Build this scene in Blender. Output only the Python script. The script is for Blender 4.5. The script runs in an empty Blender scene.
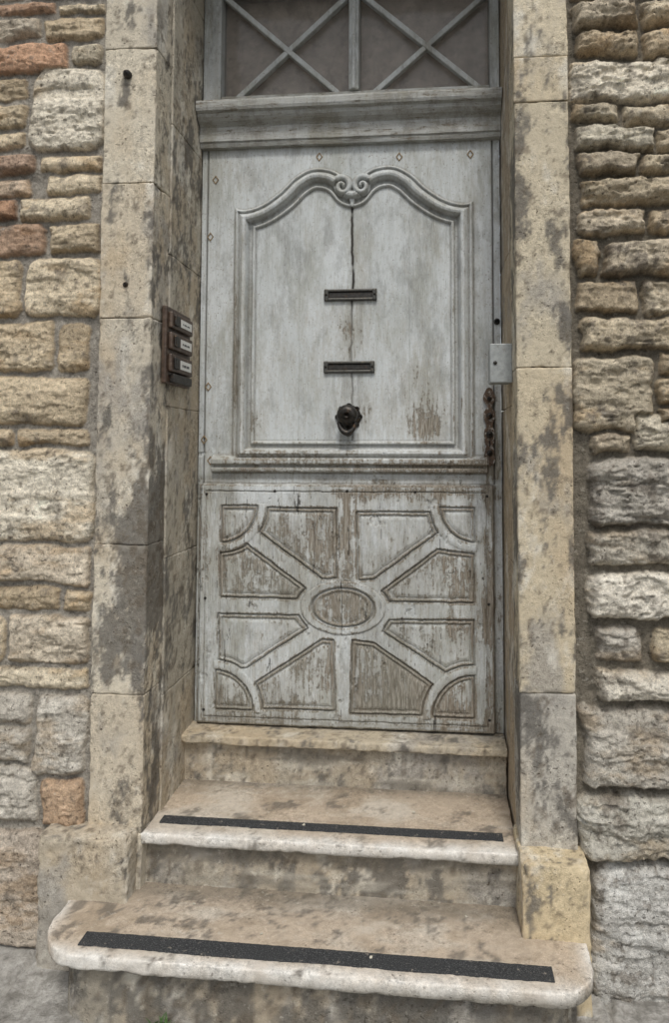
import bpy, numpy as np, math, random
from mathutils import Matrix, Vector
random.seed(4)
scene=bpy.context.scene
# ---------------------------------------------------------------- noise
def _h(ix,iy,iz,seed):
    n=(ix.astype(np.uint32)*np.uint32(374761393)+iy.astype(np.uint32)*np.uint32(668265263)+iz.astype(np.uint32)*np.uint32(2147483647)+np.uint32(seed*144665+7))
    n=(n^(n>>np.uint32(13)))*np.uint32(1274126177)
    n=(n^(n>>np.uint32(16)))*np.uint32(2246822519)
    n=n^(n>>np.uint32(15))
    return (n&np.uint32(0xffffff)).astype(np.float64)/float(0xffffff)
def vnoise(P,seed=0):
    P=np.asarray(P,float)+517.3
    i=np.floor(P).astype(np.int64);f=P-i;f=f*f*f*(f*(f*6-15)+10)
    x,y,z=i[...,0],i[...,1],i[...,2];r=0
    for dx in(0,1):
        for dy in(0,1):
            for dz in(0,1):
                wgt=(f[...,0] if dx else 1-f[...,0])*(f[...,1] if dy else 1-f[...,1])*(f[...,2] if dz else 1-f[...,2])
                r=r+wgt*_h(x+dx,y+dy,z+dz,seed)
    return r
def fbm(P,sc,seed=0,octv=4,gain=.5):
    P=np.asarray(P,float)*np.asarray(sc,float);a=1.;s=0.;t=0.
    for o in range(octv):
        s=s+a*(vnoise(P*(2.03**o),seed+o*17)*2-1);t+=a;a*=gain
    return s/t
def sstep(a,b,x):
    t=np.clip((x-a)/(b-a),0,1);return t*t*(3-2*t)
def mixc(a,b,t):
    t=np.asarray(t)[...,None];return a*(1-t)+np.asarray(b)*t
# ---------------------------------------------------------------- mesh helpers
def empty(name):
    e=bpy.data.objects.new(name,None);scene.collection.objects.link(e);return e
def np_mesh(name,V,F,mat,parent=None,cols=None,smooth=True):
    V=np.asarray(V,np.float32);F=np.asarray(F,np.int32)
    me=bpy.data.meshes.new(name)
    me.vertices.add(len(V));me.vertices.foreach_set('co',V.ravel())
    me.loops.add(F.size);me.loops.foreach_set('vertex_index',F.ravel())
    me.polygons.add(len(F));me.polygons.foreach_set('loop_start',np.arange(0,F.size,F.shape[1],dtype=np.int32))
    me.update(calc_edges=True)
    me.polygons.foreach_set('use_smooth',np.full(len(F),smooth))
    if cols:
        for k,c in cols.items():
            c=np.asarray(c,float);a=me.color_attributes.new(k,'FLOAT_COLOR','POINT')
            cc=np.ones((len(V),4),np.float32);cc[:,:3]=c;a.data.foreach_set('color',cc.ravel())
    me.materials.append(mat)
    o=bpy.data.objects.new(name,me);scene.collection.objects.link(o)
    if parent:o.parent=parent
    return o
def grid_faces(n,m,flip=False):
    a=np.arange(n*m).reshape(n,m)
    F=np.stack([a[:-1,:-1],a[1:,:-1],a[1:,1:],a[:-1,1:]],-1).reshape(-1,4)
    return F[:,::-1] if flip else F
def py_mesh(name,verts,faces,mat,parent=None,smooth=False,bevel=0,seg=2):
    me=bpy.data.meshes.new(name);me.from_pydata(verts,[],faces);me.update()
    me.materials.append(mat)
    for p in me.polygons:p.use_smooth=smooth
    o=bpy.data.objects.new(name,me);scene.collection.objects.link(o)
    if parent:o.parent=parent
    if bevel:
        b=o.modifiers.new('b','BEVEL');b.width=bevel;b.segments=seg;b.limit_method='ANGLE'
    return o
def box(name,x0,x1,y0,y1,z0,z1,mat,parent=None,bevel=.002):
    v=[(x,y,z) for x in(x0,x1) for y in(y0,y1) for z in(z0,z1)]
    f=[(0,1,3,2),(4,6,7,5),(0,4,5,1),(2,3,7,6),(0,2,6,4),(1,5,7,3)]
    return py_mesh(name,v,f,mat,parent,False,bevel)
def lathe(name,prof,c,mat,parent=None,seg=32,axis='y',squash=1.0):
    V=[];F=[]
    for (r,h) in prof:
        for k in range(seg):
            a=2*math.pi*k/seg
            V.append((c[0]+r*math.cos(a),c[1]-h,c[2]+r*math.sin(a)*squash))
    for i in range(len(prof)-1):
        for k in range(seg):
            F.append((i*seg+k,i*seg+(k+1)%seg,(i+1)*seg+(k+1)%seg,(i+1)*seg+k))
    F.append(tuple(range(seg)));F.append(tuple(reversed(range((len(prof)-1)*seg,len(prof)*seg))))
    return py_mesh(name,V,F,mat,parent,True)
def extr_poly(name,pts,y0,y1,mat,parent=None,bevel=.001):
    n=len(pts);V=[(x,y0,z) for x,z in pts]+[(x,y1,z) for x,z in pts]
    F=[tuple(range(n)),tuple(reversed(range(n,2*n)))]+[(i,i+n,(i+1)%n+n,(i+1)%n) for i in range(n)]
    return py_mesh(name,V,F,mat,parent,False,bevel)
def axis_pts(a,b,r,res):
    L=b-a;r=min(r,L*.3)
    mid=np.linspace(a+r,b-r,max(2,int((L-2*r)/res)+1))
    e=np.array([0,.15,.3,.65])*r
    return np.concatenate([a+e,mid,(b-e)[::-1]])
def rough_box(name,x0,x1,y0,y1,z0,z1,mat,parent,res=.007,r=.006,wear=.010,amp=.002,freq=9,seed=0,colf=None,Rc=(0,0),sag=None):
    xs,ys,zs=axis_pts(x0,x1,.02,res),axis_pts(y0,y1,.02 if y1-y0>.06 else .01,res),axis_pts(z0,z1,.02 if z1-z0>.06 else .01,res)
    Vs=[];Fs=[];off=0
    def add(A,B,fn,flip):
        nonlocal off
        a,b=np.meshgrid(A,B,indexing='ij');v=fn(a,b).reshape(-1,3);Vs.append(v)
        Fs.append(grid_faces(len(A),len(B),flip)+off);off+=len(v)
    K=np.full_like
    add(xs,zs,lambda a,b:np.stack([a,K(a,y0),b],-1),False)
    add(xs,zs,lambda a,b:np.stack([a,K(a,y1),b],-1),True)
    add(ys,zs,lambda a,b:np.stack([K(a,x0),a,b],-1),True)
    add(ys,zs,lambda a,b:np.stack([K(a,x1),a,b],-1),False)
    add(xs,ys,lambda a,b:np.stack([a,b,K(a,z0)],-1),True)
    add(xs,ys,lambda a,b:np.stack([a,b,K(a,z1)],-1),False)
    V=np.concatenate(Vs);F=np.concatenate(Fs)
    key=np.round(V*1e5).astype(np.int64)
    _,idx,inv=np.unique(key,axis=0,return_index=True,return_inverse=True)
    V=V[idx];F=inv.ravel()[F]
    lo=np.array([x0,y0,z0]);hi=np.array([x1,y1,z1])
    rr=r+wear*np.clip(fbm(V,14,seed+5,4)*2.4-.15,0,1)+.8*wear*np.clip(fbm(V,38,seed+9,3)*2.6-.5,0,1)
    rr=np.minimum(rr,(hi-lo).min()*.45)[:,None]
    q=np.clip(V,lo+rr,hi-rr);d=V-q;L=np.linalg.norm(d,axis=1,keepdims=True);n=d/np.maximum(L,1e-9)
    P=q+n*rr
    pit=np.clip(fbm(P,30,seed+77,3,.6)-.28,0,1)
    P=P+n*(amp*fbm(P,freq,seed+31,6,.65)*1.8-amp*3.0*pit)[:,None]
    for side,R in enumerate(Rc):
        if R<=0:continue
        cx=x0+R if side==0 else x1-R;cy=y0+R
        vx,vy=P[:,0]-cx,P[:,1]-cy
        m=((vx<0) if side==0 else (vx>0))&(vy<0)
        mx=np.maximum(abs(vx),abs(vy));ln=np.hypot(vx,vy)+1e-9;k=np.where(m,mx/ln,1)
        P[:,0]=cx+vx*k;P[:,1]=cy+vy*k
    if sag is not None:P[:,2]+=sag(P)
    cols={'Col':colf(P,n)} if colf else None
    return np_mesh(name,P,F,mat,parent,cols)
# ---------------------------------------------------------------- materials
def newmat(name):
    m=bpy.data.materials.new(name);m.use_nodes=True;nt=m.node_tree;nt.nodes.clear()
    o=nt.nodes.new('ShaderNodeOutputMaterial');b=nt.nodes.new('ShaderNodeBsdfPrincipled')
    nt.links.new(b.outputs[0],o.inputs[0]);return m,nt,b
class N:
    def __init__(s,nt):s.nt=nt
    def lk(s,a,b):s.nt.links.new(a,b)
    def co(s,scale=(1,1,1)):
        t=s.nt.nodes.new('ShaderNodeTexCoord');m=s.nt.nodes.new('ShaderNodeMapping');m.inputs['Scale'].default_value=scale
        s.lk(t.outputs['Object'],m.inputs[0]);return m.outputs[0]
    def noise(s,scale,detail=4,rough=.6,vec=None,dist=0):
        n=s.nt.nodes.new('ShaderNodeTexNoise');n.inputs['Scale'].default_value=scale;n.inputs['Detail'].default_value=detail;n.inputs['Roughness'].default_value=rough;n.inputs['Distortion'].default_value=dist
        s.lk(vec if vec is not None else s.co(),n.inputs['Vector']);return n.outputs[0]
    def ramp(s,x,stops):
        r=s.nt.nodes.new('ShaderNodeValToRGB');cr=r.color_ramp
        while len(cr.elements)<len(stops):cr.elements.new(.5)
        for e,(p,c) in zip(cr.elements,stops):
            e.position=p;e.color=(c,c,c,1) if not isinstance(c,tuple) else (*c,1)
        s.lk(x,r.inputs[0]);return r.outputs[0]
    def math(s,op,a,b=None,c=None,clamp=False):
        m=s.nt.nodes.new('ShaderNodeMath');m.operation=op;m.use_clamp=clamp
        for i,v in enumerate((a,b,c)):
            if v is None:continue
            if isinstance(v,(int,float)):m.inputs[i].default_value=v
            else:s.lk(v,m.inputs[i])
        return m.outputs[0]
    def mix(s,f,a,b,mode='MIX'):
        m=s.nt.nodes.new('ShaderNodeMix');m.data_type='RGBA';m.blend_type=mode
        for v,i in((f,0),(a,6),(b,7)):
            if isinstance(v,(int,float)):m.inputs[i].default_value=v if i==0 else (v,v,v,1)
            elif isinstance(v,tuple):m.inputs[i].default_value=(*v,1)
            else:s.lk(v,m.inputs[i])
        return m.outputs[2]
    def attr(s,name):
        a=s.nt.nodes.new('ShaderNodeAttribute');a.attribute_name=name;return a.outputs['Color']
    def bump(s,h,strength,dist):
        b=s.nt.nodes.new('ShaderNodeBump');b.inputs['Strength'].default_value=strength;b.inputs['Distance'].default_value=dist
        s.lk(h,b.inputs['Height']);return b.outputs[0]
def stone_mat(name,bumpd=.004,pit=.5,contrast=1.0,gain=.2,patchy=0.):
    m,nt,b=newmat(name);n=N(nt)
    c=n.attr('Col')
    f1=n.noise(60,6,.72);f2=n.noise(300,3,.65)
    zone=n.ramp(n.noise(6.5,4,.65),[(.40,1.-patchy),(.60,1.)])
    lo,hi=1-.55*contrast,1+.5*contrast
    tex=n.mix(1.0,n.ramp(f1,[(.28,lo+gain*.6),(.5,1.0+gain),(.74,hi+gain)]),n.ramp(f2,[(.25,1-.38*contrast),(.75,1+.38*contrast)]),'MULTIPLY')
    tex=n.mix(zone,1.0+gain*.8,tex)
    c=n.mix(1.0,c,tex,'MULTIPLY')
    pits=n.math('MULTIPLY',n.ramp(n.noise(105,2,.5),[(.28,1.0),(.36,0.0)]),zone)
    c=n.mix(n.math('MULTIPLY',pits,pit),c,(.07,.055,.038))
    spots=n.ramp(n.noise(42,4,.75),[(.60,0.),(.70,1.)])
    c=n.mix(n.math('MULTIPLY',spots,.36),c,(.66,.62,.53))
    nt.links.new(c,b.inputs['Base Color']);b.inputs['Roughness'].default_value=.92
    b.inputs['Specular IOR Level'].default_value=.2
    h=n.math('ADD',f1,n.math('MULTIPLY',f2,.45));h=n.math('SUBTRACT',h,n.math('MULTIPLY',pits,.6))
    h=n.math('MULTIPLY',h,n.math('ADD',n.math('MULTIPLY',zone,.5),.5))
    nt.links.new(n.bump(h,1.0,bumpd),b.inputs['Normal']);return m
M_rubble=stone_mat('rubble_stone',.010,.6,1.,.24,.2)
M_lime=stone_mat('limestone',.0046,.75,.85,.17,.75)
M_tread=stone_mat('tread_limestone',.0025,.5,.8,.10,.6)
def simple(name,col,rough=.6,metal=0,var=.3,sc=40,bd=.001,col2=None,thr=(.5,.65)):
    m,nt,b=newmat(name);n=N(nt)
    f=n.noise(sc,4,.65)
    c=n.mix(1.0,col,n.ramp(f,[(.3,1-var),(.7,1+var)]),'MULTIPLY')
    if col2:c=n.mix(n.ramp(n.noise(sc*.7,5,.7),[(thr[0],0.),(thr[1],1.)]),c,col2)
    nt.links.new(c,b.inputs['Base Color']);b.inputs['Roughness'].default_value=rough;b.inputs['Metallic'].default_value=metal
    nt.links.new(n.bump(f,.6,bd),b.inputs['Normal']);return m
M_iron=simple('aged_iron',(.045,.042,.038),.45,.7,.5,90,.001,(.12,.075,.045),(.55,.7))
M_bronze=simple('slot_bronze',(.07,.068,.06),.42,.6,.4,120,.0006,(.16,.13,.09),(.55,.72))
M_rust=simple('rusty_plate',(.10,.065,.042),.7,.3,.5,110,.001,(.38,.36,.32),(.52,.62))
M_stud=simple('old_stud',(.26,.19,.105),.7,.1,.4,110,.001)
M_grey=simple('grey_metal',(.30,.315,.305),.5,.1,.2,60,.0004,(.20,.18,.15),(.58,.75))
M_kerb=simple('kerb_stone',(.30,.29,.27),.9,0,.3,40,.004)
M_dark=simple('dark_void',(.012,.011,.01),.9)
M_label=simple('label_white',(.72,.71,.66),.5,0,.08,90,.0002)
M_ink=simple('label_ink',(.03,.03,.03),.6)
M_plateb=simple('bell_brown',(.065,.040,.026),.5,0,.45,60,.0008,(.12,.085,.06),(.5,.65))
def door_mat(name,attr=True,wear=.3,grime=.15,horizontal=False,dirty=1.):
    m,nt,b=newmat(name);n=N(nt)
    sv=(4,60,60) if horizontal else (60,60,4)
    pv=(9,30,30) if horizontal else (30,30,9)
    streak=n.noise(1.6,5,.7,n.co(sv));fine=n.noise(5.5,4,.72,n.co(sv));peel=n.noise(1.0,7,.74,n.co(pv),.3);low=n.noise(3.2,4,.6,n.co((1,1,.6)))
    flake=n.noise(80,4,.7)
    if attr:
        sp=nt.nodes.new('ShaderNodeSeparateColor');n.lk(n.attr('Mask'),sp.inputs[0]);W,G,K=sp.outputs
    else:
        v=nt.nodes.new('ShaderNodeValue');v.outputs[0].default_value=wear;W=v.outputs[0]
        v=nt.nodes.new('ShaderNodeValue');v.outputs[0].default_value=grime;G=v.outputs[0];K=None
    comb=n.math('ADD',n.math('MULTIPLY',peel,.42),n.math('MULTIPLY',streak,.33));comb=n.math('ADD',comb,n.math('MULTIPLY',flake,.25))
    t=n.math('ADD',comb,n.math('MULTIPLY',n.math('SUBTRACT',W,.5),.42))
    mask=n.ramp(t,[(.490,0.),(.522,1.)])
    soft=n.ramp(t,[(.34,0.),(.50,1.)])
    paint=n.mix(n.ramp(low,[(.35,0.),(.65,1.)]),(.64,.668,.665),(.52,.548,.54))
    st=n.noise(5,6,.72,n.co((1.7,1.7,.45)))
    paint=n.mix(n.math('MULTIPLY',n.ramp(st,[(.49,0.),(.62,1.)]),.66*dirty),paint,(.34,.345,.30))
    paint=n.mix(n.math('MULTIPLY',n.ramp(n.noise(13,6,.75,n.co((1.,1.,.5))),[(.49,0.),(.63,1.)]),.55*dirty),paint,(.25,.255,.24))
    paint=n.mix(n.math('MULTIPLY',soft,.55),paint,(.36,.335,.27))
    paint=n.mix(n.ramp(fine,[(.55,0.),(.70,.6)]),paint,(.72,.74,.73))
    speck=n.ramp(n.noise(150,3,.6),[(.31,.8),(.38,0.)])
    paint=n.mix(speck,paint,(.20,.175,.14))
    wood=n.mix(n.ramp(streak,[(.35,0.),(.62,1.)]),(.11,.088,.062),(.255,.215,.165))
    wood=n.mix(n.ramp(low,[(.42,0.),(.6,.6)]),wood,(.20,.20,.165))
    wood=n.mix(n.ramp(fine,[(.46,0.),(.62,.85)]),wood,(.45,.43,.375))
    c=n.mix(mask,paint,wood)
    c=n.mix(n.ramp(fine,[(.28,.9),(.39,0.)]),c,(.10,.085,.065))
    c=n.mix(n.math('MULTIPLY',G,n.ramp(flake,[(.25,1.),(.75,.35)]),clamp=True),c,(.105,.085,.056))
    if K is not None:c=n.mix(K,c,(.02,.016,.012))
    nt.links.new(c,b.inputs['Base Color'])
    b.inputs['Roughness'].default_value=.68;b.inputs['Specular IOR Level'].default_value=.3
    h=n.math('ADD',n.math('MULTIPLY',mask,-.7),n.math('MULTIPLY',fine,.9))
    nt.links.new(n.bump(h,.9,.0022),b.inputs['Normal']);return m
M_door=door_mat('peeling_paint_wood')
M_trim=door_mat('trim_paint_wood',False,.36,.42,True,1.45)
M_trimv=door_mat('transom_paint_wood',False,.18,.25,False,1.2)
# ---------------------------------------------------------------- colour functions
def lime_col(seed,tone=0.,blobs=(),base=None,grey=0.,dark=1.):
    def f(P,n):
        A=np.array([.50,.43,.32]) if base is None else np.array(base)
        c=np.tile(A,(len(P),1))
        blk=random.Random(seed).uniform(-1,1)
        c=c*(1+.07*blk)
        a=fbm(P,(5,5,3),1,5,.6);c=mixc(c,[.42,.33,.215],sstep(-.05,.45,a+.12*blk)*.65)
        a=fbm(P,(7,7,4),2,6,.65);c=mixc(c,[.30,.28,.245],np.clip(sstep(.0,.4,a)*.75+grey,0,1))
        a=fbm(P,(11,11,6),7,6,.7);c=mixc(c,[.62,.59,.51],sstep(.08,.45,a)*.65)
        a=fbm(P,(18,18,8),3,6,.75)
        B=np.zeros(len(P))
        for (x,z,rx,rz,k) in blobs:B=B+k*np.exp(-((P[:,0]-x)/rx)**2-((P[:,2]-z)/rz)**2)
        s=sstep(.18,.42,a+B*.46-.03)
        c=mixc(c,[.105,.098,.086],s*.82*dark)
        a=fbm(P,(45,45,32),5,4,.65);c=mixc(c,[.12,.098,.072],sstep(.22,.5,a+B*.22)*.65)
        return np.clip(c,.02,.75)
    return f
# ---------------------------------------------------------------- rubble walls
LS=[(-1126,-841,2877,2923),(-831,-678,2873,2910),(-1090,-893,2798,2867),(-883,-680,2786,2865),(-1103,-793,2683,2782),(-784,-681,2702,2774),(-922,-664,2423,2695),(-1083,-934,2601,2673),(-1080,-931,2503,2591),(-1111,-929,2435,2493),(-1108,-890,2349,2421),(-880,-676,2351,2409),(-1072,-911,2275,2340),(-858,-674,2280,2345),(-946,-711,2199,2276),(-1137,-955,2206,2270),(-1133,-856,2089,2195),(-843,-677,2093,2191),(-1094,-928,1892,2083),(-918,-660,1888,2081),(-1121,-824,1721,1882),(-814,-701,1719,1869),(-1082,-700,1555,1711),(-1078,-940,1487,1546),(-930,-694,1490,1546),(-1138,-670,1192,1481),(-1031,-684,1063,1184),(-1060,-777,980,1052),(-767,-681,984,1053),(-943,-679,827,970),(-1089,-953,820,965),(-1020,-682,751,817),(-1049,-863,640,733),(-854,-678,495,739),(-1045,-866,525,634),(-1040,-833,347,517),(-823,-685,341,487),(-1062,-792,-12,330)]
RS=[(775,970,2727,2813),(979,1140,2723,2801),(782,969,2645,2721),(977,1138,2635,2717),(766,1164,2504,2634),(776,914,2450,2504),(922,1133,2436,2499),(787,1006,2361,2435),(1014,1187,2353,2427),(792,962,2284,2355),(971,1130,2278,2349),(790,1100,2192,2272),(786,981,2106,2185),(990,1154,2101,2180),(785,844,1989,2093),(853,1124,1983,2088),(783,963,1880,1973),(972,1121,1871,1973),(793,1119,1768,1864),(768,994,1533,1752),(1007,1172,1695,1761),(814,925,1476,1527),(931,1113,1476,1590),(806,1136,1261,1462),(798,1105,1152,1253),(802,1156,1005,1133),(819,945,883,983),(972,1099,888,984),(829,1097,776,866),(777,1120,539,762),(763,1088,344,524),(790,1134,-44,336),(780,960,2822,2915),(968,1130,2812,2905),(1004,1160,1610,1688),(1005,1180,1560,1602)]
def gen_rows(x0,x1,z0,z1,rnd):
    out=[];z=z0
    while z<z1-.03:
        h=rnd.uniform(.075,.19);h=min(h,z1-z);x=x0+rnd.uniform(-.1,0)
        while x<x1-.05:
            w=rnd.uniform(.13,.38);xe=min(x+w,x1)
            out.append((max(x,x0)+.0,xe-.012,z,z+h-.012));x=xe
        z+=h
    return out
def near(res_f,res_c,a,b,fa,fb):
    pts=[a];x=a
    while x<b-1e-6:
        r=res_f if fa<=x<fb else res_c
        x=min(x+r,b);pts.append(x)
    return np.array(pts)
def rubble(name,X,Z,stones,depth,parent,seed,mort,pal,special,warp=.007,crag=1.,dirt=.0,edge=.5,shrink=0.):
    gx,gz=np.meshgrid(X,Z,indexing='ij')
    P=np.stack([gx,np.zeros_like(gx),gz],-1)
    wx=gx+warp*fbm(P,10,seed,5,.65)*1.9;wz=gz+warp*fbm(P,10,seed+50,5,.65)*1.9
    base=fbm(P,(9,1,9),seed+3,6,.6)
    lay=fbm(P,(7,1,26),seed+4,5,.6);ledge=sstep(-.06,.02,lay)-.5+.5*(sstep(.16,.22,lay))
    rid=1-np.abs(fbm(P,(17,1,22),seed+6,5,.62))*3
    fine=fbm(P,(55,1,55),seed+7,3,.65)
    H=.007*fbm(P,24,seed+8,5,.7)+.002;C=np.tile(np.array(mort),(*gx.shape,1))
    C=C*(1+.45*fbm(P,25,seed+9,5,.7)[...,None])
    c1=fbm(P,(9,1,9),seed+11,6,.65);c2=fbm(P,(18,1,15),seed+12,6,.72);c3=fbm(P,(5,1,12),seed+13,6,.65);c4=fbm(P,(40,1,40),seed+14,4,.7)
    rnd=random.Random(seed)
    for i,(x0,x1,z0,z1) in enumerate(stones):
        ia,ib=np.searchsorted(X,x0-.03),np.searchsorted(X,x1+.03);ja,jb=np.searchsorted(Z,z0-.03),np.searchsorted(Z,z1+.03)
        if ib<=ia or jb<=ja:continue
        s=(slice(ia,ib),slice(ja,jb))
        hx,hz=(x1-x0)/2-shrink,(z1-z0)/2-shrink;cr=min(hx,hz)*rnd.uniform(.12,.45)
        tx,tz=rnd.uniform(-1,1),rnd.uniform(-1,1)
        ang=rnd.uniform(-.03,.03)
        ux,uz=wx[s]-(x0+x1)/2,wz[s]-(z0+z1)/2
        ux,uz=ux+uz*ang*2,uz-ux*ang
        qx,qz=np.abs(ux)-hx+cr,np.abs(uz)-hz+cr
        d=-(np.hypot(np.maximum(qx,0),np.maximum(qz,0))+np.minimum(np.maximum(qx,qz),0)-cr)
        dep=depth*rnd.uniform(.75,1.3);rw=rnd.uniform(.005,.011)
        prof=dep*(1-np.exp(-np.maximum(d,0)/rw))
        kk=crag*rnd.uniform(.6,1.25)
        h=prof+((.016*base[s]+.006*ledge[s]+.0035*rid[s])*kk+.003*fine[s]+.012*tx*ux/max(hx,.05)*.5+.012*tz*uz/max(hz,.05)*.5)*sstep(0,.016,d)
        m=sstep(-.0015,.0035,d)
        H[s]=H[s]*(1-m)+np.maximum(h,-.002)*m
        p=np.array(rnd.choice(pal));
        if i in special:p=np.array(special[i])
        p=p*rnd.uniform(.86,1.16)
        col=np.tile(p,(*ux.shape,1))
        col=mixc(col,p*np.array([1.28,1.3,1.32]),sstep(-.15,.3,c1[s])*.85)
        col=mixc(col,p*np.array([.80,.67,.52]),sstep(.0,.35,c3[s])*.65)
        col=mixc(col,[.15,.13,.105],sstep(.15-dirt,.45-dirt,c2[s])*.75)
        col=mixc(col,[.12,.10,.075],sstep(.2,.5,c4[s])*.6)
        col=mixc(col,p*np.array([.50,.44,.37]),np.exp(-np.maximum(d,0)/.005)*edge)  # crevice shade painted into the stone colour along its rim, AO-like
        C[s]=C[s]*(1-m[...,None])+col*m[...,None]
    V=np.stack([gx,.022-H,gz],-1).reshape(-1,3)
    return np_mesh(name,V,grid_faces(len(X),len(Z)),M_rubble,parent,{'Col':np.clip(C.reshape(-1,3),.02,.75)})
house=empty('stone_house')
rnd=random.Random(11)
sc=lambda L:[tuple(v/1000 for v in q) for q in L]
Zf=near(.0038,.016,-.06,4.3,-.06,2.96)
palL=[(.48,.395,.275),(.52,.44,.315),(.45,.37,.255),(.54,.47,.35),(.42,.34,.23),(.48,.415,.32)]
palR=[(.45,.38,.27),(.48,.415,.305),(.40,.34,.25),(.50,.45,.35),(.43,.35,.24)]
red=(.38,.235,.15);gry=(.40,.37,.315);pale=(.60,.54,.43)
rubble('wall_rubble_left',near(.0038,.016,-3.5,-.655,-1.10,9),Zf,sc(LS)+gen_rows(-3.5,-1.15,-.06,4.3,rnd)+gen_rows(-1.14,-.68,2.93,4.3,rnd),.021,house,21,(.265,.243,.205),palL,{4:red,15:red,16:(.42,.29,.20),0:(.42,.28,.19),6:pale,12:(.42,.33,.24),25:(.56,.51,.41),33:gry,34:gry,35:gry,36:(.42,.30,.20),37:(.42,.36,.29),32:gry,10:(.33,.235,.17)},.009,.85,.01,.8,.001)
rubble('wall_rubble_right',near(.0038,.016,.75,3.5,0,1.14),Zf,sc(RS)+gen_rows(1.2,3.5,-.06,4.3,rnd)+gen_rows(.78,1.19,2.93,4.3,rnd),.038,house,37,(.15,.132,.102),palR,{4:pale,23:gry,24:(.40,.365,.30),25:(.54,.50,.42),26:gry,28:(.52,.48,.40),29:(.46,.425,.36),30:(.46,.435,.37),31:(.50,.485,.445)},.012,1.45,.07,.65)
rubble('wall_rubble_over_door',near(.016,.016,-.68,.78,0,0),near(.016,.016,3.62,4.3,0,0),gen_rows(-.68,.78,3.63,4.3,rnd),.02,house,55,(.27,.235,.18),palL,{})
box('wall_core_left',-3.5,-.66,.06,.55,-.1,4.3,M_kerb,house,0);box('wall_core_right',.76,3.5,.06,.55,-.1,4.3,M_kerb,house,0);box('wall_core_top',-.655,.755,.06,.55,3.65,4.3,M_kerb,house,0)
# ---------------------------------------------------------------- door surround
surround=empty('door_surround');surround.parent=house
soot=[(-.53,1.30,.07,.24,1.2),(-.50,1.0,.06,.35,1.1),(-.60,.85,.06,.12,.8),(-.64,1.25,.05,.28,.6),(-.59,2.60,.02,.06,1.3),(-.53,.45,.06,.14,.7),(-.5,2.7,.04,.5,.3),(-.5,1.9,.03,.3,.5),(-.6,.25,.1,.1,.4)]
sootR=[(.615,2.2,.025,.40,1.0),(.74,1.9,.03,.5,.6),(.70,1.5,.03,.15,.5),(.64,.6,.05,.2,.8),(.73,.5,.05,.2,.6),(.61,1.1,.03,.4,.7),(.67,2.75,.04,.1,.4),(.76,1.3,.015,.5,.6)]
zl=[-.05,.345,.745,1.19,1.885,2.31,2.742,3.2,3.62]
for i in range(len(zl)-1):
    rough_box('jamb_block_left_%d'%i,-.668,-.500,0.0+.0015*(i%2),.135,zl[i]+.0006,zl[i+1]-.0006,M_lime,surround,seed=60+i,colf=lime_col(60+i,0,soot,base=[(.52,.465,.365),(.50,.435,.33),(.54,.485,.38)][i%3],grey=.12 if zl[i]<1.2 else .0),r=.0025,wear=.010,amp=.0024,res=.006)
zi=[.3,.70,1.13,1.62,2.12,2.56,3.1,3.62]
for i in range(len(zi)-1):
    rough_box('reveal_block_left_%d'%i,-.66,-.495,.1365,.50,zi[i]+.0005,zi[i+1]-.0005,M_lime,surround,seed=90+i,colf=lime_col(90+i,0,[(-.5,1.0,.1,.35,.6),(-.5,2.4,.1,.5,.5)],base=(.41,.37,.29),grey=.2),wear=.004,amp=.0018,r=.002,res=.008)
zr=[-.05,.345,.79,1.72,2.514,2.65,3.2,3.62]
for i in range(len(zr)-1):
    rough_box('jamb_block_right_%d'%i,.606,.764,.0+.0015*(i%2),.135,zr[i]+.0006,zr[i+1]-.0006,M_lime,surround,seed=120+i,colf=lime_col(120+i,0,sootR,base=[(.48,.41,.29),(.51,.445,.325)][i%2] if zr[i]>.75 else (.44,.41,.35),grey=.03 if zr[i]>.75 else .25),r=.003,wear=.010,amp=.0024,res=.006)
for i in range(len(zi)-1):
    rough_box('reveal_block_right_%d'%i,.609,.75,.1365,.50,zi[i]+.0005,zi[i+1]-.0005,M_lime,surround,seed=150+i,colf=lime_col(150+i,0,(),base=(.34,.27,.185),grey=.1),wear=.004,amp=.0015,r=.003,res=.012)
rough_box('lintel_block',-.668,.764,.004,.50,3.4,3.622,M_lime,surround,seed=181,colf=lime_col(181),res=.02)
rough_box('plinth_left',-.783,-.513,-.066,.12,-.05,.362,M_lime,surround,seed=200,r=.012,wear=.022,amp=.006,colf=lime_col(200,0,[(-.6,.1,.1,.08,.5)],base=(.44,.38,.285),grey=.15))
rough_box('plinth_right',.597,.778,-.088,.12,-.05,.368,M_lime,surround,seed=213,r=.005,wear=.016,amp=.005,colf=lime_col(213,0,[(.64,.26,.03,.05,.7)],base=(.52,.43,.28)))
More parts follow.
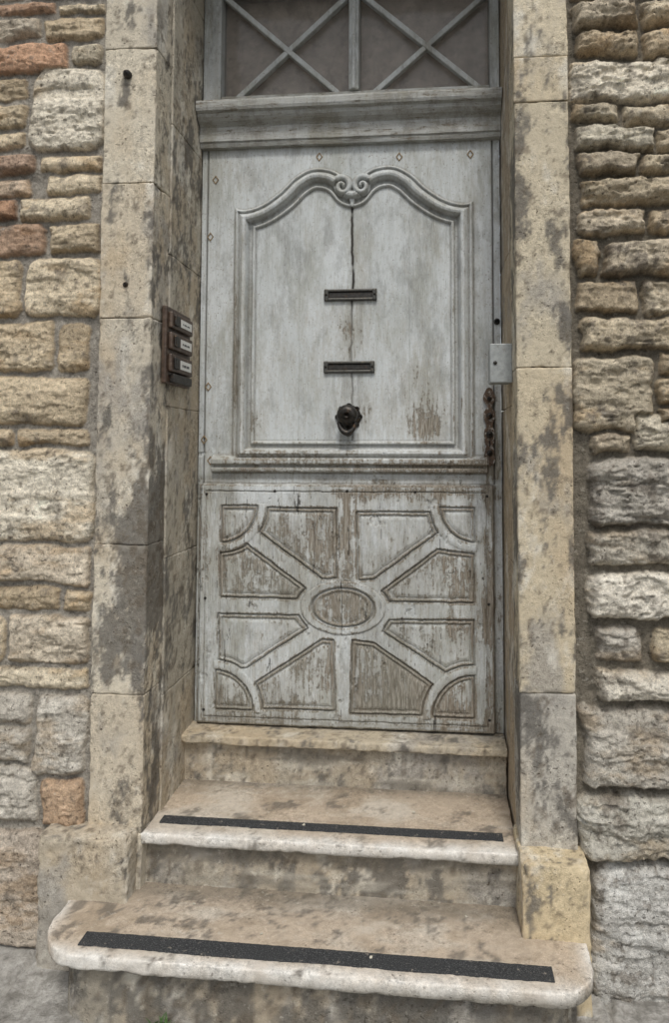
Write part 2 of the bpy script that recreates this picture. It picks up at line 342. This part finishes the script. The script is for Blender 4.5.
# ---------------------------------------------------------------- steps
steps=empty('stone_steps')
def tread_col(front,seed,zt,th):
    def f(P,n):
        c=np.tile(np.array([.43,.355,.27]),(len(P),1))
        a=fbm(P,(4,8,8),seed,6,.65);c=mixc(c,[.52,.475,.40],sstep(-.1,.35,a)*.7)
        a=fbm(P,(8,12,12),seed+2,6,.7);c=mixc(c,[.31,.25,.18],sstep(-.02,.35,a)*.75)
        ed=np.minimum(np.minimum(P[:,1]-front,P[:,0]+.70 if zt<.3 else 9),.77-P[:,0] if zt<.3 else 9)+.014*fbm(P,(14,14,14),seed+3,4,.6)
        e=np.exp(-(np.maximum(ed,0)/.034)**2)
        c=mixc(c,[.66,.64,.59],np.clip(e*(.8+.9*a),0,.95))
        s=sstep(.18,.40,fbm(P,(13,13,13),seed+6,6,.78)+.08*(e<.3));c=mixc(c,[.13,.115,.095],s*.75)
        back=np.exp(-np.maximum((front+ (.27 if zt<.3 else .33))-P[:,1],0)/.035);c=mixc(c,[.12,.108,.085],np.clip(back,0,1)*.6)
        low=sstep(zt-th*.5,zt-th*.95,P[:,2]+.004*fbm(P,30,seed+9,3));c=mixc(c,[.13,.12,.095],low*.8)  # undershadow of the nose painted into the lower tread edge colour
        return c
    return f
def riser_col(seed):
    g=lime_col(seed,0,((0,.25,.6,.5,.5),),base=(.33,.29,.22),grey=.3)
    def f(P,n):
        c=g(P,n)
        a=fbm(P,(4,5,34),seed+3,5,.65);c=mixc(c,[.46,.43,.36],sstep(.05,.4,a)*.5)
        a=fbm(P,(3,5,20),seed+8,5,.7);return mixc(c,[.16,.145,.118],sstep(-.05,.3,a)*.7)
    return f
sl=lambda k:(lambda P:-k*(P[:,0]-.03))
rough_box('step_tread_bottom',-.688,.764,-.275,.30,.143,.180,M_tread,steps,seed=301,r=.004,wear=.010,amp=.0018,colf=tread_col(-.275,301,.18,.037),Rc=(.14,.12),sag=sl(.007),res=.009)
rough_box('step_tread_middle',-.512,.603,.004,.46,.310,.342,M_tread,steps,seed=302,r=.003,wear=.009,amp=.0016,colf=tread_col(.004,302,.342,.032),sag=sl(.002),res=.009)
rough_box('door_sill',-.505,.604,.312,.60,.478,.506,M_tread,steps,seed=303,r=.004,wear=.014,amp=.002,colf=lime_col(303,0,((0,.5,1,.3,.35),),base=(.45,.39,.29)),res=.009,sag=sl(.003))
rough_box('riser_bottom',-.640,.725,-.235,.2,-.06,.146,M_lime,steps,seed=310,r=.01,wear=.01,amp=.004,colf=lime_col(310,0,((0,.05,1,.2,.9),),base=(.25,.22,.165),grey=.3),Rc=(.12,.1),res=.012)
rough_box('riser_middle',-.512,.603,.040,.3,.17,.312,M_lime,steps,seed=311,r=.004,wear=.004,amp=.003,colf=riser_col(311),res=.009)
rough_box('riser_top',-.505,.604,.350,.5,.33,.480,M_lime,steps,seed=312,r=.004,wear=.004,amp=.003,colf=riser_col(312),res=.009)
ms,nt,b=newmat('antislip_grit');n=N(nt)
g=n.noise(380,2,.6);c=n.ramp(g,[(.3,(.010,.011,.012)),(.58,(.038,.040,.041)),(.70,(.16,.16,.155))])
c=n.mix(n.ramp(n.noise(45,5,.75),[(.61,0.),(.68,.75)]),c,(.30,.27,.22))
nt.links.new(c,b.inputs['Base Color']);b.inputs['Roughness'].default_value=.85;nt.links.new(n.bump(g,1,.002),b.inputs['Normal'])
def strip(name,x0,x1,y0,y1,z,k):
    nx=160;xs=np.linspace(x0,x1,nx);V=[];top=z+.0035
    for x in xs:
        j=.0016*(random.random()-.5);zz=-k*(x-.03)
        for (y,h) in((y0+j,z-.004),(y0+j,top-.001),(y0+.002+j,top),(y1-.002+j,top),(y1+j,top-.001),(y1+j,z-.004)):V.append((x,y,h+zz))
    F=[(i*6+k2,i*6+k2+1,(i+1)*6+k2+1,(i+1)*6+k2) for i in range(nx-1) for k2 in range(5)]
    F+=[tuple(range(6)),tuple(reversed(range((nx-1)*6,nx*6)))]
    return py_mesh(name,V,[tuple(reversed(q)) for q in F],ms,steps)
strip('antislip_strip_bottom',-.567,.656,-.240,-.188,.180,.007)
strip('antislip_strip_middle',-.472,.564,.066,.108,.342,.002)
M_leaf=simple('dry_leaf',(.45,.42,.34),.8,0,.3,80)
V=[];F=[]
for (x,y,z) in [(-.03,.09,.3465),(-.32,-.05,.1845),(.2,-.21,.1835),(.30,.2,.3435),(-.1,-.15,.183),(.45,-.02,.179)]:
    b0=len(V);a=random.uniform(0,6)
    for k_ in range(6):
        t=a+k_*math.pi/3;r_=random.uniform(.003,.007);V.append((x+r_*math.cos(t),y+r_*math.sin(t),z+random.uniform(0,.003)))
    F.append(tuple(range(b0,b0+6)))
py_mesh('step_debris',V,F,M_leaf,steps)
# ---------------------------------------------------------------- door leaf
door=empty('wooden_door')
X=np.arange(-.490,.6045,.0023);Z=np.arange(.510,2.600,.0023)
gx,gz=np.meshgrid(X,Z,indexing='ij');PP=np.stack([gx,0*gx,gz],-1)
def seg_dist(px,pz,pts,closed=True,tt=False):
    d=np.full(px.shape,9.);T=np.zeros(px.shape);n=len(pts)
    for i in range(n if closed else n-1):
        ax,az=pts[i];bx,bz=pts[(i+1)%n];ex,ez=bx-ax,bz-az
        t=np.clip(((px-ax)*ex+(pz-az)*ez)/(ex*ex+ez*ez+1e-12),0,1)
        dd=np.hypot(px-ax-t*ex,pz-az-t*ez);T=np.where(dd<d,i/n,T);d=np.minimum(d,dd)
    return (d,T) if tt else d
def poly_in(px,pz,pts):
    ins=np.zeros(px.shape,bool);n=len(pts)
    for i in range(n):
        ax,az=pts[i];bx,bz=pts[(i+1)%n]
        if az==bz:continue
        c=((az>pz)!=(bz>pz))&(px<(bx-ax)*(pz-az)/(bz-az)+ax);ins^=c
    return ins
def psdf(px,pz,pts):
    d=seg_dist(px,pz,pts);return np.where(poly_in(px,pz,pts),d,-d)
def catmull(pts,k=8):
    o=[];p=[pts[0]]+list(pts)+[pts[-1]]
    for i in range(1,len(p)-2):
        for j in range(k):
            t=j/k;a,b,c,d=[np.array(q) for q in p[i-1:i+3]]
            o.append(tuple(.5*((2*b)+(-a+c)*t+(2*a-5*b+4*c-d)*t*t+(-a+3*b-3*c+d)*t**3)))
    o.append(tuple(pts[-1]));return o
CX=.073
half=[(-.362,2.372),(-.325,2.364),(-.264,2.381),(-.197,2.426),(-.142,2.478),(-.079,2.510),(-.012,2.506),(.040,2.478),(CX,2.440)]
L=catmull(half,8);R=[(2*CX-x,z) for x,z in reversed(L)][1:]
outl=[(-.362,1.432)]+L+R+[(2*CX+.362,1.432)]
h=np.zeros_like(gx)
sub=(gz>1.38)
s=np.full_like(gx,-1.)
s[sub]=psdf(gx[sub],gz[sub],outl)
prof_s=[-.004,0,.003,.010,.013,.017,.022,.034,.044,.050,.054,.058,.066,.069,.076,.080,.090]
prof_h=[0,.002,.014,.018,.010,.010,.019,.032,.029,.014,.005,.001,.001,.013,.013,.003,.003]
h=np.interp(s,prof_s,prof_h)
for sg in(-1,1):
    sp=[]
    for k in range(60):
        t=k/59;a=math.radians(125-480*t);r=.033*(1-.86*t)
        sp.append((CX+sg*(-.036+r*math.cos(a)),2.436+r*math.sin(a)*1.1))
    m=(abs(gx-CX)<.09)&(abs(gz-2.436)<.08)
    d,T=seg_dist(gx[m],gz[m],sp,False,True);w=.0125-.0065*T
    hh=h[m];rd=np.hypot(gx[m]-(CX-sg*.036),(gz[m]-2.436)/1.1)
    hh=np.where((rd<.031)&(sg*(CX-gx[m])>-.001),.012,hh)
    h[m]=np.where(d<w,np.maximum(hh,.012+.017*np.sqrt(np.clip(1-(d/w)**2,0,1))),hh)
m=(abs(gx-CX)<.03)&(gz<2.41)&(gz>2.33);u=(2.405-gz[m])/.05;wd=.012*np.sqrt(np.clip(u,0,1))*np.clip(1.0-u,0,1)*2
h[m]=np.maximum(h[m],np.where((abs(gx[m]-CX)<wd),.016,0))
seam=np.abs(gx-(CX+.010*fbm(PP,(1,1,8),71,5,.6)));inf=(s>.08)
h-=inf*.005*np.exp(-(seam/.0026)**2)
for sx in(-.12,.28):
    h-=inf*.0012*np.exp(-((gx-sx)/.002)**2)
h-=.006*np.exp(-((gx+.470)/.003)**2)+.006*np.exp(-((gx-.578)/.003)**2)*(gz>1.36)
u=(gz-1.398)/.062;mr=(gx>-.435)&(gx<.552)
pr=np.interp(u,[0,.05,.25,.3,.42,.5,.75,.9,1,1.05],[0,.020,.024,.014,.014,.028,.030,.018,.004,0],0,0)
h=np.where(mr&(u>0)&(u<1.05),np.maximum(pr,h*(u>.9)),h)
k=.992
def sc2(p):return[(.357+(x-.357)*k,1.477+(z-1.477)*k) for x,z in p]
bx0,bx1,bz0,bz1=-.478,.572,.512,1.356
bd=np.minimum(np.minimum(gx-bx0,bx1-gx),np.minimum(gz-bz0,bz1-gz))
edge_n=.0026*fbm(PP,25,77,4,.6)
bd=bd+edge_n
hb=np.interp(bd,[-.001,.001,.004,.022,.024,.026,.028],[0,.020,.024,.024,.019,.019,.023])
panels=[[(-.26,1.276),(.022,1.274),(.024,1.016),(-.033,1.019),(-.268,1.185),(-.30,1.20)],
[(.087,1.263),(.400,1.265),(.400,1.200),(.155,1.019),(.095,1.016)],
[(-.408,1.14),(-.31,1.148),(-.083,.986),(-.104,.946),(-.405,.948)],
[(-.410,.894),(-.111,.894),(-.075,.846),(-.300,.700),(-.410,.69)],
[(.014,.810),(.022,.560),(-.290,.559),(-.270,.655),(-.032,.812)],
[(.377,1.135),(.509,1.12),(.508,.945),(.201,.943),(.173,.981)],
[(.208,.887),(.507,.892),(.507,.70),(.400,.706),(.180,.842)],
[(.074,.813),(.156,.806),(.375,.660),(.375,.556),(.068,.553)]]
corners=[(-.404,1.281,.138),(.511,1.281,.126),(-.418,.552,.142),(.507,.552,.150)]
(cc)=[sc2([(x,z)])[0]+(r,) for x,z,r in corners]
pprof=([0,.0018,.0045,.0065,.009,.0125,.0145,.0175,.022,.03],[0,-.009,-.009,-.001,.001,.001,-.004,-.005,-.002,.0005])
low=gz<1.36;lx,lz=gx[low],gz[low];hl=hb[low];pid=np.full(lx.shape,-1)
ell=lambda a,b_:(1-np.hypot((lx-.046)/a,(lz-.927)/b_))*b_
eo=ell(.152,.094)
for i,p in enumerate(panels):
    d=psdf(lx,lz,sc2(p))
    for (cx_,cz_,r) in cc:d=np.minimum(d,np.hypot(lx-cx_,lz-cz_)-r-.030)
    d=np.minimum(d,-eo-.006);d=d+.0024*fbm(PP[low],30,400+i,3)
    ii=d>0;hl=np.where(ii,hl+np.interp(d,*pprof),hl);pid[ii]=i
for j,(cx_,cz_,r) in enumerate(cc):
    dist=np.hypot(lx-cx_,lz-cz_);sx=1 if cx_<0 else -1;sz=1 if cz_<1 else -1
    d=np.minimum(np.minimum((lx-cx_)*sx,(lz-cz_)*sz),r-dist)+.002*fbm(PP[low],30,450+j,3);ii=d>0
    hl=np.where(ii,hl+np.interp(d,*pprof),hl);pid[ii]=8+j
    t=(dist-r)/.030;q=(t>0)&(t<1)&((lx-cx_)*sx>-.004)&((lz-cz_)*sz>-.004)
    hl=np.where(q,hl+.004*np.sin(np.clip(t,0,1)*math.pi)**.5,hl)
eo=eo+.0015*fbm(PP[low],30,460,3)
hl=np.where(eo>0,hl+np.interp(eo,[0,.002,.006,.022,.025,.028,.031,.034,.040,.06],[-.003,.004,.005,.004,-.006,-.006,.003,.003,-.002,.001]),hl)
pid[eo>.031]=12
hb[low]=hl
h=np.where(bd>-.001,hb,h)
gr=fbm(PP,(150,1,7),500,4,.6);h=h+.0008*gr
chips=sstep(.36,.52,fbm(PP,(30,1,16),510,4,.65));h=h-.004*chips*(gz<1.47)
h=h-.0010*np.where((gz<1.36),np.clip(np.abs(fbm(PP,(90,1,5),520,3,.6))*-6+.6,0,1)*3,0)
def blur(a,n):
    for ax in(0,1):
        c=np.cumsum(np.pad(a,[(n+1,n) if k_==ax else (0,0) for k_ in(0,1)],mode='edge'),axis=ax)
        a=(np.take(c,range(2*n+1,c.shape[ax]),ax)-np.take(c,range(0,c.shape[ax]-2*n-1),ax))/(2*n+1)
    return a
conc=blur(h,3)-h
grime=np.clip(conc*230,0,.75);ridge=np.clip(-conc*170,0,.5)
wear=np.full_like(gx,.14)
wear+=.20*fbm(PP,(4,1,3),601,5,.6)
def G(x,z,rx,rz,a):
    global wear
    wear+=a*np.exp(-((gx-x)/rx)**2-((gz-z)/rz)**2)
G(.35,1.56,.07,.06,.36);G(.33,1.66,.09,.18,.26);G(.10,1.62,.10,.08,.22);G(.07,1.9,.07,.14,.28);G(.1,2.2,.03,.15,.25);G(-.2,1.45,.3,.03,.30);G(.35,1.42,.3,.03,.45);G(.49,1.45,.03,.2,.25);G(-.35,1.8,.02,.4,.24);G(.56,1.5,.03,.2,.3);G(-.42,2.5,.1,.05,.15);G(.59,1.2,.02,.5,.3);G(-.3,1.40,.15,.02,.3);G(-.28,1.55,.05,.10,.22)
lowm=gz<1.375
wear=np.where(lowm,.22+.32*fbm(PP,(5,1,5),603,5,.6),wear)
pidf=np.full(gx.shape,-1);pidf[low]=pid
wb={0:.16,1:.02,2:.16,3:.06,4:.17,5:.16,6:.12,7:.40,8:.06,9:.06,10:.18,11:.30,12:.28}
for i,v in wb.items():wear=np.where(pidf==i,wear+v,wear)
wear+=np.where(lowm,.14*sstep(.62,.52,gz)+.20*np.exp(-((gz-1.33)/.03)**2)*(gx>0)+.3*np.exp(-((gx-.555)/.02)**2),0)
wear=wear+.3*np.exp(-((gx-.057)/.022)**2)*(gz>1.0)*(gz<1.33)
wear=wear+ridge*np.where(lowm,.7,.35)
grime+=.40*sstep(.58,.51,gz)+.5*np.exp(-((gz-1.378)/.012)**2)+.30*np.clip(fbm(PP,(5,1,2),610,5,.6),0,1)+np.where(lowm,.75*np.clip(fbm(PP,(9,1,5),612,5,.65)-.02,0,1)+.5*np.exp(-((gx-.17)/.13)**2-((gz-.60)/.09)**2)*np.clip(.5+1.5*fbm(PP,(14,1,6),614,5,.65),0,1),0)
for (x0,x1,z0,ln,a_) in((-.03,.165,2.01,.16,.5),(-.03,.155,1.75,.12,.45),(.03,.10,1.54,.10,.6),(.53,.59,1.42,.2,.4),(-.30,.42,2.36,.12,.3),(-.4,.5,1.33,.2,.35)):
    st_=np.clip(fbm(PP,(45,1,2.5),620,4,.6)*2.2,0,1)
    grime+=a_*st_*(gx>x0)*(gx<x1)*np.where(gz<z0,np.exp(-(z0-gz)/ln),0)
crack=1.3*inf*np.exp(-(seam/.0042)**2)*(.22+.78*sstep(1.93,2.1,gz)*sstep(2.44,2.3,gz))*sstep(-.25,.05,fbm(PP,(2,1,14),611,3)+.1)
crack+=np.exp(-((gx-.578)/.0025)**2)*(gz>1.36)*.8+np.exp(-((gx+.470)/.0022)**2)*.7
ck=np.abs(fbm(PP,(34,1,1.6),631,3,.5));crack+=np.where(lowm,.8*(ck<.010)*(fbm(PP,(8,1,5),632,3)>.08),0)
V=np.stack([gx,.430-h,gz],-1).reshape(-1,3)
np_mesh('leaf',V,grid_faces(len(X),len(Z)),M_door,door,{'Mask':np.stack([np.clip(wear,0,1),np.clip(grime,0,1),np.clip(crack,0,1)],-1).reshape(-1,3)})
box('leaf_core',-.489,.603,.4365,.475,.512,2.60,M_trimv,door,0)
def slot(nm,x0,x1,z0,z1):
    p=empty(nm);p.parent=door;y=.4275
    t=.010
    box('frame_top',x0,x1,y-.012,y,z1-t,z1,M_bronze,p,.003);box('frame_bottom',x0,x1,y-.012,y,z0,z0+t,M_bronze,p,.003)
    box('frame_left',x0-.006,x0+.011,y-.0135,y,z0-.001,z1+.001,M_bronze,p,.004);box('frame_right',x1-.011,x1+.006,y-.0135,y,z0-.001,z1+.001,M_bronze,p,.004)
    box('flap',x0+.010,x1-.010,y-.006,y,z0+.011,z1-.011,M_iron,p,.002)
    box('opening',x0+.008,x1-.008,y-.002,y+.002,z0+.008,z1-.008,M_dark,p,0)
    for xx in(x0+.002,x1-.002):lathe('screw',[(.004,0),(.004,.003),(.002,.0045)],(xx,y-.013,(z0+z1)/2),M_iron,p,12)
slot('letter_slot_upper',-.022,.158,2.018,2.060);slot('letter_slot_lower',-.022,.150,1.756,1.798)
kn=empty('door_knocker');kn.parent=door
kc=(.063,.428,1.598)
lathe('rosette',[(.044,0),(.044,.004),(.036,.010),(.026,.012),(.016,.022),(.014,.034)],kc,M_iron,kn,28)
lathe('knob',[(.013,.030),(.024,.034),(.034,.044),(.037,.054),(.034,.064),(.024,.072),(.010,.076)],(kc[0],kc[1],kc[2]+.004),M_iron,kn,28)
for a in range(8):
    t=a*math.pi/4;lathe('petal',[(.010,0),(.010,.006),(.006,.011)],(kc[0]+.040*math.cos(t),kc[1],kc[2]+.040*math.sin(t)),M_iron,kn,12)
V=[];F=[];ns,nc=24,10
for i in range(ns):
    t=math.pi*(1.1+.8*i/(ns-1));r=.040
    c0=Vector((kc[0]+r*math.cos(t)*.8,kc[1]-.052,kc[2]-.004+r*math.sin(t)*1.35));rad=.006+.005*math.sin(math.pi*i/(ns-1))
    for j in range(nc):
        a=2*math.pi*j/nc;V.append((c0.x+rad*math.cos(a)*math.cos(t),c0.y+rad*math.sin(a),c0.z+rad*math.cos(a)*math.sin(t)))
for i in range(ns-1):
    for j in range(nc):F.append((i*nc+j,i*nc+(j+1)%nc,(i+1)*nc+(j+1)%nc,(i+1)*nc+j))
py_mesh('ring',V,F,M_iron,kn,True)
lathe('striker',[(.012,0),(.013,.03),(.009,.05),(.004,.056)],(kc[0],kc[1],kc[2]-.058),M_iron,kn,16)
es=empty('escutcheon');es.parent=door
pts=[];nz=60
for i in range(nz):
    t=i/(nz-1);z=1.425+.275*t;w=.007+.0125*abs(math.sin(t*math.pi*4.0))**.7+.002*math.sin(t*31)
    if i in(0,nz-1):w=.003
    pts.append((w,z))
poly=[(.5605-w,z) for w,z in pts]+[(.5605+w,z) for w,z in reversed(pts)]
extr_poly('plate',poly[::-1],.4165,.4285,M_rust,es,.0015)
for z,r in((1.47,.010),(1.535,.012),(1.60,.011),(1.66,.008)):lathe('boss',[(r,0),(r,.004),(r*.6,.009),(r*.2,.010)],(.5605,.4165,z),M_iron,es,16)
box('keyhole',.5585,.5625,.4145,.4175,1.492,1.513,M_dark,es,0)
lathe('lock_cylinder',[(.011,0),(.011,.006),(.007,.008)],(.590,.430,1.935),M_bronze,door,20)
box('lock_cylinder_slot',.589,.591,.4185,.4225,1.929,1.941,M_dark,door,0)
lk=empty('key_box')
box('case',.541,.607,.108,.22,1.690,1.803,M_grey,lk,.005)
box('lid',.537,.606,.100,.1075,1.686,1.807,M_grey,lk,.003)
box('seam',.5395,.6055,.1035,.1095,1.720,1.7225,M_dark,lk,0)
lathe('lid_lock',[(.006,0),(.006,.003),(.002,.0035)],(.553,.100,1.747),M_bronze,lk,16)
for i,(x,z) in enumerate([(-.457,2.268),(-.457,1.71),(-.470,1.516),(-.44,2.483),(-.05,2.556),(.244,2.545),(.50,2.545),(-.445,1.44)]):
    w_=.0125
    for q,(sx_,sz_) in enumerate(((1,1),(1,-1),(-1,-1),(-1,1))):
        a0=(x+sx_*w_,z);a1=(x,z+sz_*.017);b0_=(x+sx_*(w_-.004),z);b1_=(x,z+sz_*.0115)
        pl=[a0,a1,b1_,b0_]
        extr_poly('diamond_stud',pl,.4270,.431,M_stud,door,.0005)
for x,z in((-.45,1.32),(.55,1.32),(-.45,.95),(.553,.95),(-.45,.56),(.553,.56),(.06,1.335),(-.2,1.333),(.3,1.333)):
    lathe('nail_head',[(.005,0),(.0045,.002),(.001,.003)],(x,.4075,z),M_iron,door,10)
# ---------------------------------------------------------------- cornice + transom
tr=empty('transom_window');tr.parent=house
prof=[(.46,2.594),(.408,2.596),(.404,2.606),(.404,2.612),(.398,2.616),(.398,2.668),(.392,2.674),(.378,2.682),(.366,2.694),(.362,2.706),(.350,2.712),(.346,2.722),(.346,2.742),(.350,2.750),(.40,2.766),(.46,2.790)]
prof=[(y,2.596+(z-2.596)*.985) for y,z in prof]
xs=np.linspace(-.492,.606,200);V=[]
for x in xs:
    for (y,z) in prof:V.append((x,y,z))
V=np.array(V);V[:,1]+=.003*fbm(V,(8,20,20),700,5,.6);V[:,2]+=.003*fbm(V,(6,9,9),701,5,.6)
np_mesh('transom_cornice',V,grid_faces(len(xs),len(prof)),M_trim,tr,smooth=False)
zt=3.40
box('frame_left',-.492,-.425,.425,.50,2.770,zt,M_trimv,tr,.004);box('frame_right',.572,.606,.425,.50,2.770,zt,M_trimv,tr,.004)
box('frame_bottom',-.424,.571,.428,.50,2.760,2.800,M_trim,tr,.004);box('frame_top',-.424,.571,.428,.50,3.20,zt,M_trim,tr,.004)
box('mullion',.058,.096,.420,.498,2.801,3.199,M_trimv,tr,.006)
box('mullion_bead',.070,.084,.410,.4195,2.801,3.199,M_trimv,tr,.004)
def bar(x0,z0,x1,z1,w=.020,y0=.434,y1=.462,nm='glazing_bar'):
    dx,dz=x1-x0,z1-z0;l=math.hypot(dx,dz);nx,nz=-dz/l*w/2,dx/l*w/2
    extr_poly(nm,[(x0+nx,z0+nz),(x0-nx,z0-nz),(x1-nx,z1-nz),(x1+nx,z1+nz)],y0,y1,M_trimv,tr,.004)
bar(-.42,3.195,.020,2.795);bar(-.365,2.795,.056,3.175,y0=.4365,y1=.4645)
bar(.100,3.175,.535,2.795);bar(.150,2.795,.570,3.155,y0=.4365,y1=.4645)
mg,nt,b=newmat('old_glass');n=N(nt)
b.inputs['Roughness'].default_value=.08
b.inputs['Alpha'].default_value=.30
nt.links.new(n.bump(n.noise(7,2,.5),.3,.01),b.inputs['Normal'])
b.inputs['Base Color'].default_value=(.22,.20,.18,1)
box('glass_pane_left',-.43,.07,.470,.474,2.79,3.21,mg,tr,0);box('glass_pane_right',.084,.58,.470,.474,2.79,3.21,mg,tr,0)
M_curt=simple('curtain_cloth',(.62,.54,.45),.9,0,.2,25,.002,(.42,.36,.30),(.5,.65))
for nm,xa,xb in(('curtain_left',-.43,.065),('curtain_right',.09,.58)):
    cxs=np.linspace(xa,xb,90);czs=np.linspace(2.78,3.22,40);a_,b_=np.meshgrid(cxs,czs,indexing='ij')
    fold=.006*np.sin(a_*60+2*np.sin(b_*5))+.005*np.sin(a_*33+1.3)
    np_mesh(nm,np.stack([a_,.505+fold,b_],-1).reshape(-1,3),grid_faces(90,40),M_curt,tr)
box('room_backing',-.5,.61,.58,.60,2.7,3.4,M_dark,tr,0)
# ---------------------------------------------------------------- intercom
ic=empty('intercom_panel')
def rbox(nm,x0,x1,y0,y1,z0,z1,mat,bev=.002):return box(nm,x0,x1,y0,y1,z0,z1,mat,ic,bev)
xw=-.4945
rbox('backboard',xw,xw+.016,.070,.292,1.690,1.938,M_plateb,.004)
for i,(z0,z1) in enumerate(((1.868,1.922),(1.800,1.856),(1.728,1.786))):
    rbox('module_%d'%i,xw+.016,xw+.030,.085,.278,z0,z1,M_plateb,.005)
    rbox('push_button_%d'%i,xw+.030,xw+.037,.100,.140,z0+.010,z1-.010,M_iron,.006)
    rbox('name_label_%d'%i,xw+.030,xw+.0315,.160,.262,z0+.014,z1-.014,M_label,.001)
    for k_ in range(5):
        rbox('ink',xw+.0312,xw+.0322,.176+k_*.014,.183+k_*.014+.004*(k_%2),z0+.024,z1-.026,M_ink,0)
rbox('speaker_box',xw+.016,xw+.034,.10,.265,1.694,1.722,M_iron,.004)
lathe('iron_bolt',[(.013,0),(.013,.010),(.009,.018),(.003,.02)],(-.590,.0,2.655),M_iron,surround,14)
lathe('iron_bolt.001',[(.008,0),(.008,.006),(.003,.010)],(-.583,.0,1.988),M_iron,surround,12)
# ---------------------------------------------------------------- ground
mp,nt,b=newmat('pavement_concrete');n=N(nt)
f=n.noise(30,6,.75);c=n.ramp(f,[(.3,(.20,.19,.17)),(.5,(.38,.365,.33)),(.7,(.55,.53,.49))])
c=n.mix(n.ramp(n.noise(6,6,.7),[(.48,0.),(.62,.7)]),c,(.13,.12,.10))
nt.links.new(c,b.inputs['Base Color']);b.inputs['Roughness'].default_value=.95;nt.links.new(n.bump(f,1,.012),b.inputs['Normal'])
X2=near(.007,.12,-6,6,-1.3,1.3);Y2=near(.007,.06,-1.5,.02,-.5,.1)
ax,ay=np.meshgrid(X2,Y2,indexing='ij');Pg=np.stack([ax,ay,0*ax],-1)
wx=ax+.03*fbm(Pg,6,800,4);wy=ay+.03*fbm(Pg,6,801,4)
jd=np.minimum(np.abs((wx+.02)%.55-.30),np.abs((wy+.1)%.42-.2))
crk=np.abs(fbm(Pg,5,803,4,.55))
hz=-.012+.014*fbm(Pg,7,802,6,.62)-.018*np.exp(-(jd/.008)**2)-.008*np.exp(-(crk/.012)**2)
np_mesh('pavement',np.stack([ax,ay,hz],-1).reshape(-1,3),grid_faces(len(X2),len(Y2)),mp)
box('kerb',-6,6,-1.62,-1.5,-.2,-.008,M_kerb,None,.012)
ma,nt,b=newmat('asphalt');n=N(nt);f=n.noise(80,5,.7);nt.links.new(n.ramp(f,[(.3,.03),(.7,.08)]),b.inputs['Base Color']);b.inputs['Roughness'].default_value=.9;nt.links.new(n.bump(f,1,.006),b.inputs['Normal'])
py_mesh('ground',[(-150,-150,-.14),(150,-150,-.14),(150,150,-.14),(-150,150,-.14)],[(0,1,2,3)],ma)
mw=simple('weed_green',(.06,.11,.03),.7,0,.4,60)
V=[];F=[]
for i in range(26):
    x=-.335+random.gauss(0,.014);y=-.258+random.uniform(-.02,.005);a=random.uniform(0,6.28);l=random.uniform(.02,.042);w=random.uniform(.002,.004)
    dx,dy=math.cos(a)*l*.6,math.sin(a)*l*.6;b0=len(V)
    V+=[(x-w,y,-.015),(x+w,y,-.015),(x+dx*.5+w,y+dy*.5,l*.7),(x+dx*.5-w,y+dy*.5,l*.7),(x+dx,y+dy,l)]
    F+=[(b0,b0+1,b0+2,b0+3),(b0+3,b0+2,b0+4)]
py_mesh('weed_tuft',V,F,mw)
# ---------------------------------------------------------------- light
w=bpy.data.worlds.new('World');scene.world=w;w.use_nodes=True;nt=w.node_tree
bg=nt.nodes['Background'];sk=nt.nodes.new('ShaderNodeTexSky');sk.sky_type='NISHITA';sk.sun_disc=False
sk.sun_elevation=math.radians(56);sk.sun_rotation=math.radians(170);sk.dust_density=3;sk.air_density=1.2
hs=nt.nodes.new('ShaderNodeHueSaturation');hs.inputs['Saturation'].default_value=.45
nt.links.new(sk.outputs[0],hs.inputs['Color']);nt.links.new(hs.outputs[0],bg.inputs[0]);bg.inputs[1].default_value=.15
sd=bpy.data.lights.new('sun','SUN');sd.energy=1.5;sd.angle=math.radians(10);sd.color=(1,.975,.935)
so=bpy.data.objects.new('sun',sd);scene.collection.objects.link(so)
az=math.radians(10);el=math.radians(56)
dirv=Vector((math.sin(az)*math.cos(el),-math.cos(az)*math.cos(el),math.sin(el)))
so.rotation_euler=dirv.to_track_quat('Z','Y').to_euler()
# ---------------------------------------------------------------- camera
yaw,pitch,roll=.0932,.0538,.0023
cy,sy=math.cos(yaw),math.sin(yaw)
wv=np.array([-sy*math.cos(pitch),cy*math.cos(pitch),math.sin(pitch)]);r=np.array([cy,sy,0.]);u=np.cross(r,wv)
r,u=r*math.cos(roll)+u*math.sin(roll),-r*math.sin(roll)+u*math.cos(roll)
cd=bpy.data.cameras.new('camera');co=bpy.data.objects.new('camera',cd);scene.collection.objects.link(co)
Mx=Matrix(((r[0],u[0],-wv[0],.357),(r[1],u[1],-wv[1],-2.0614),(r[2],u[2],-wv[2],1.4767),(0,0,0,1)));co.matrix_world=Mx
cd.sensor_fit='AUTO';cd.sensor_width=36;cd.lens=36*700/1024;cd.shift_x=-(366.46-335)/1024;cd.shift_y=-(512-413.6)/1024
cd.clip_start=.05;cd.clip_end=500
scene.camera=co
scene.view_settings.view_transform='Standard';scene.view_settings.look='None';scene.view_settings.exposure=0
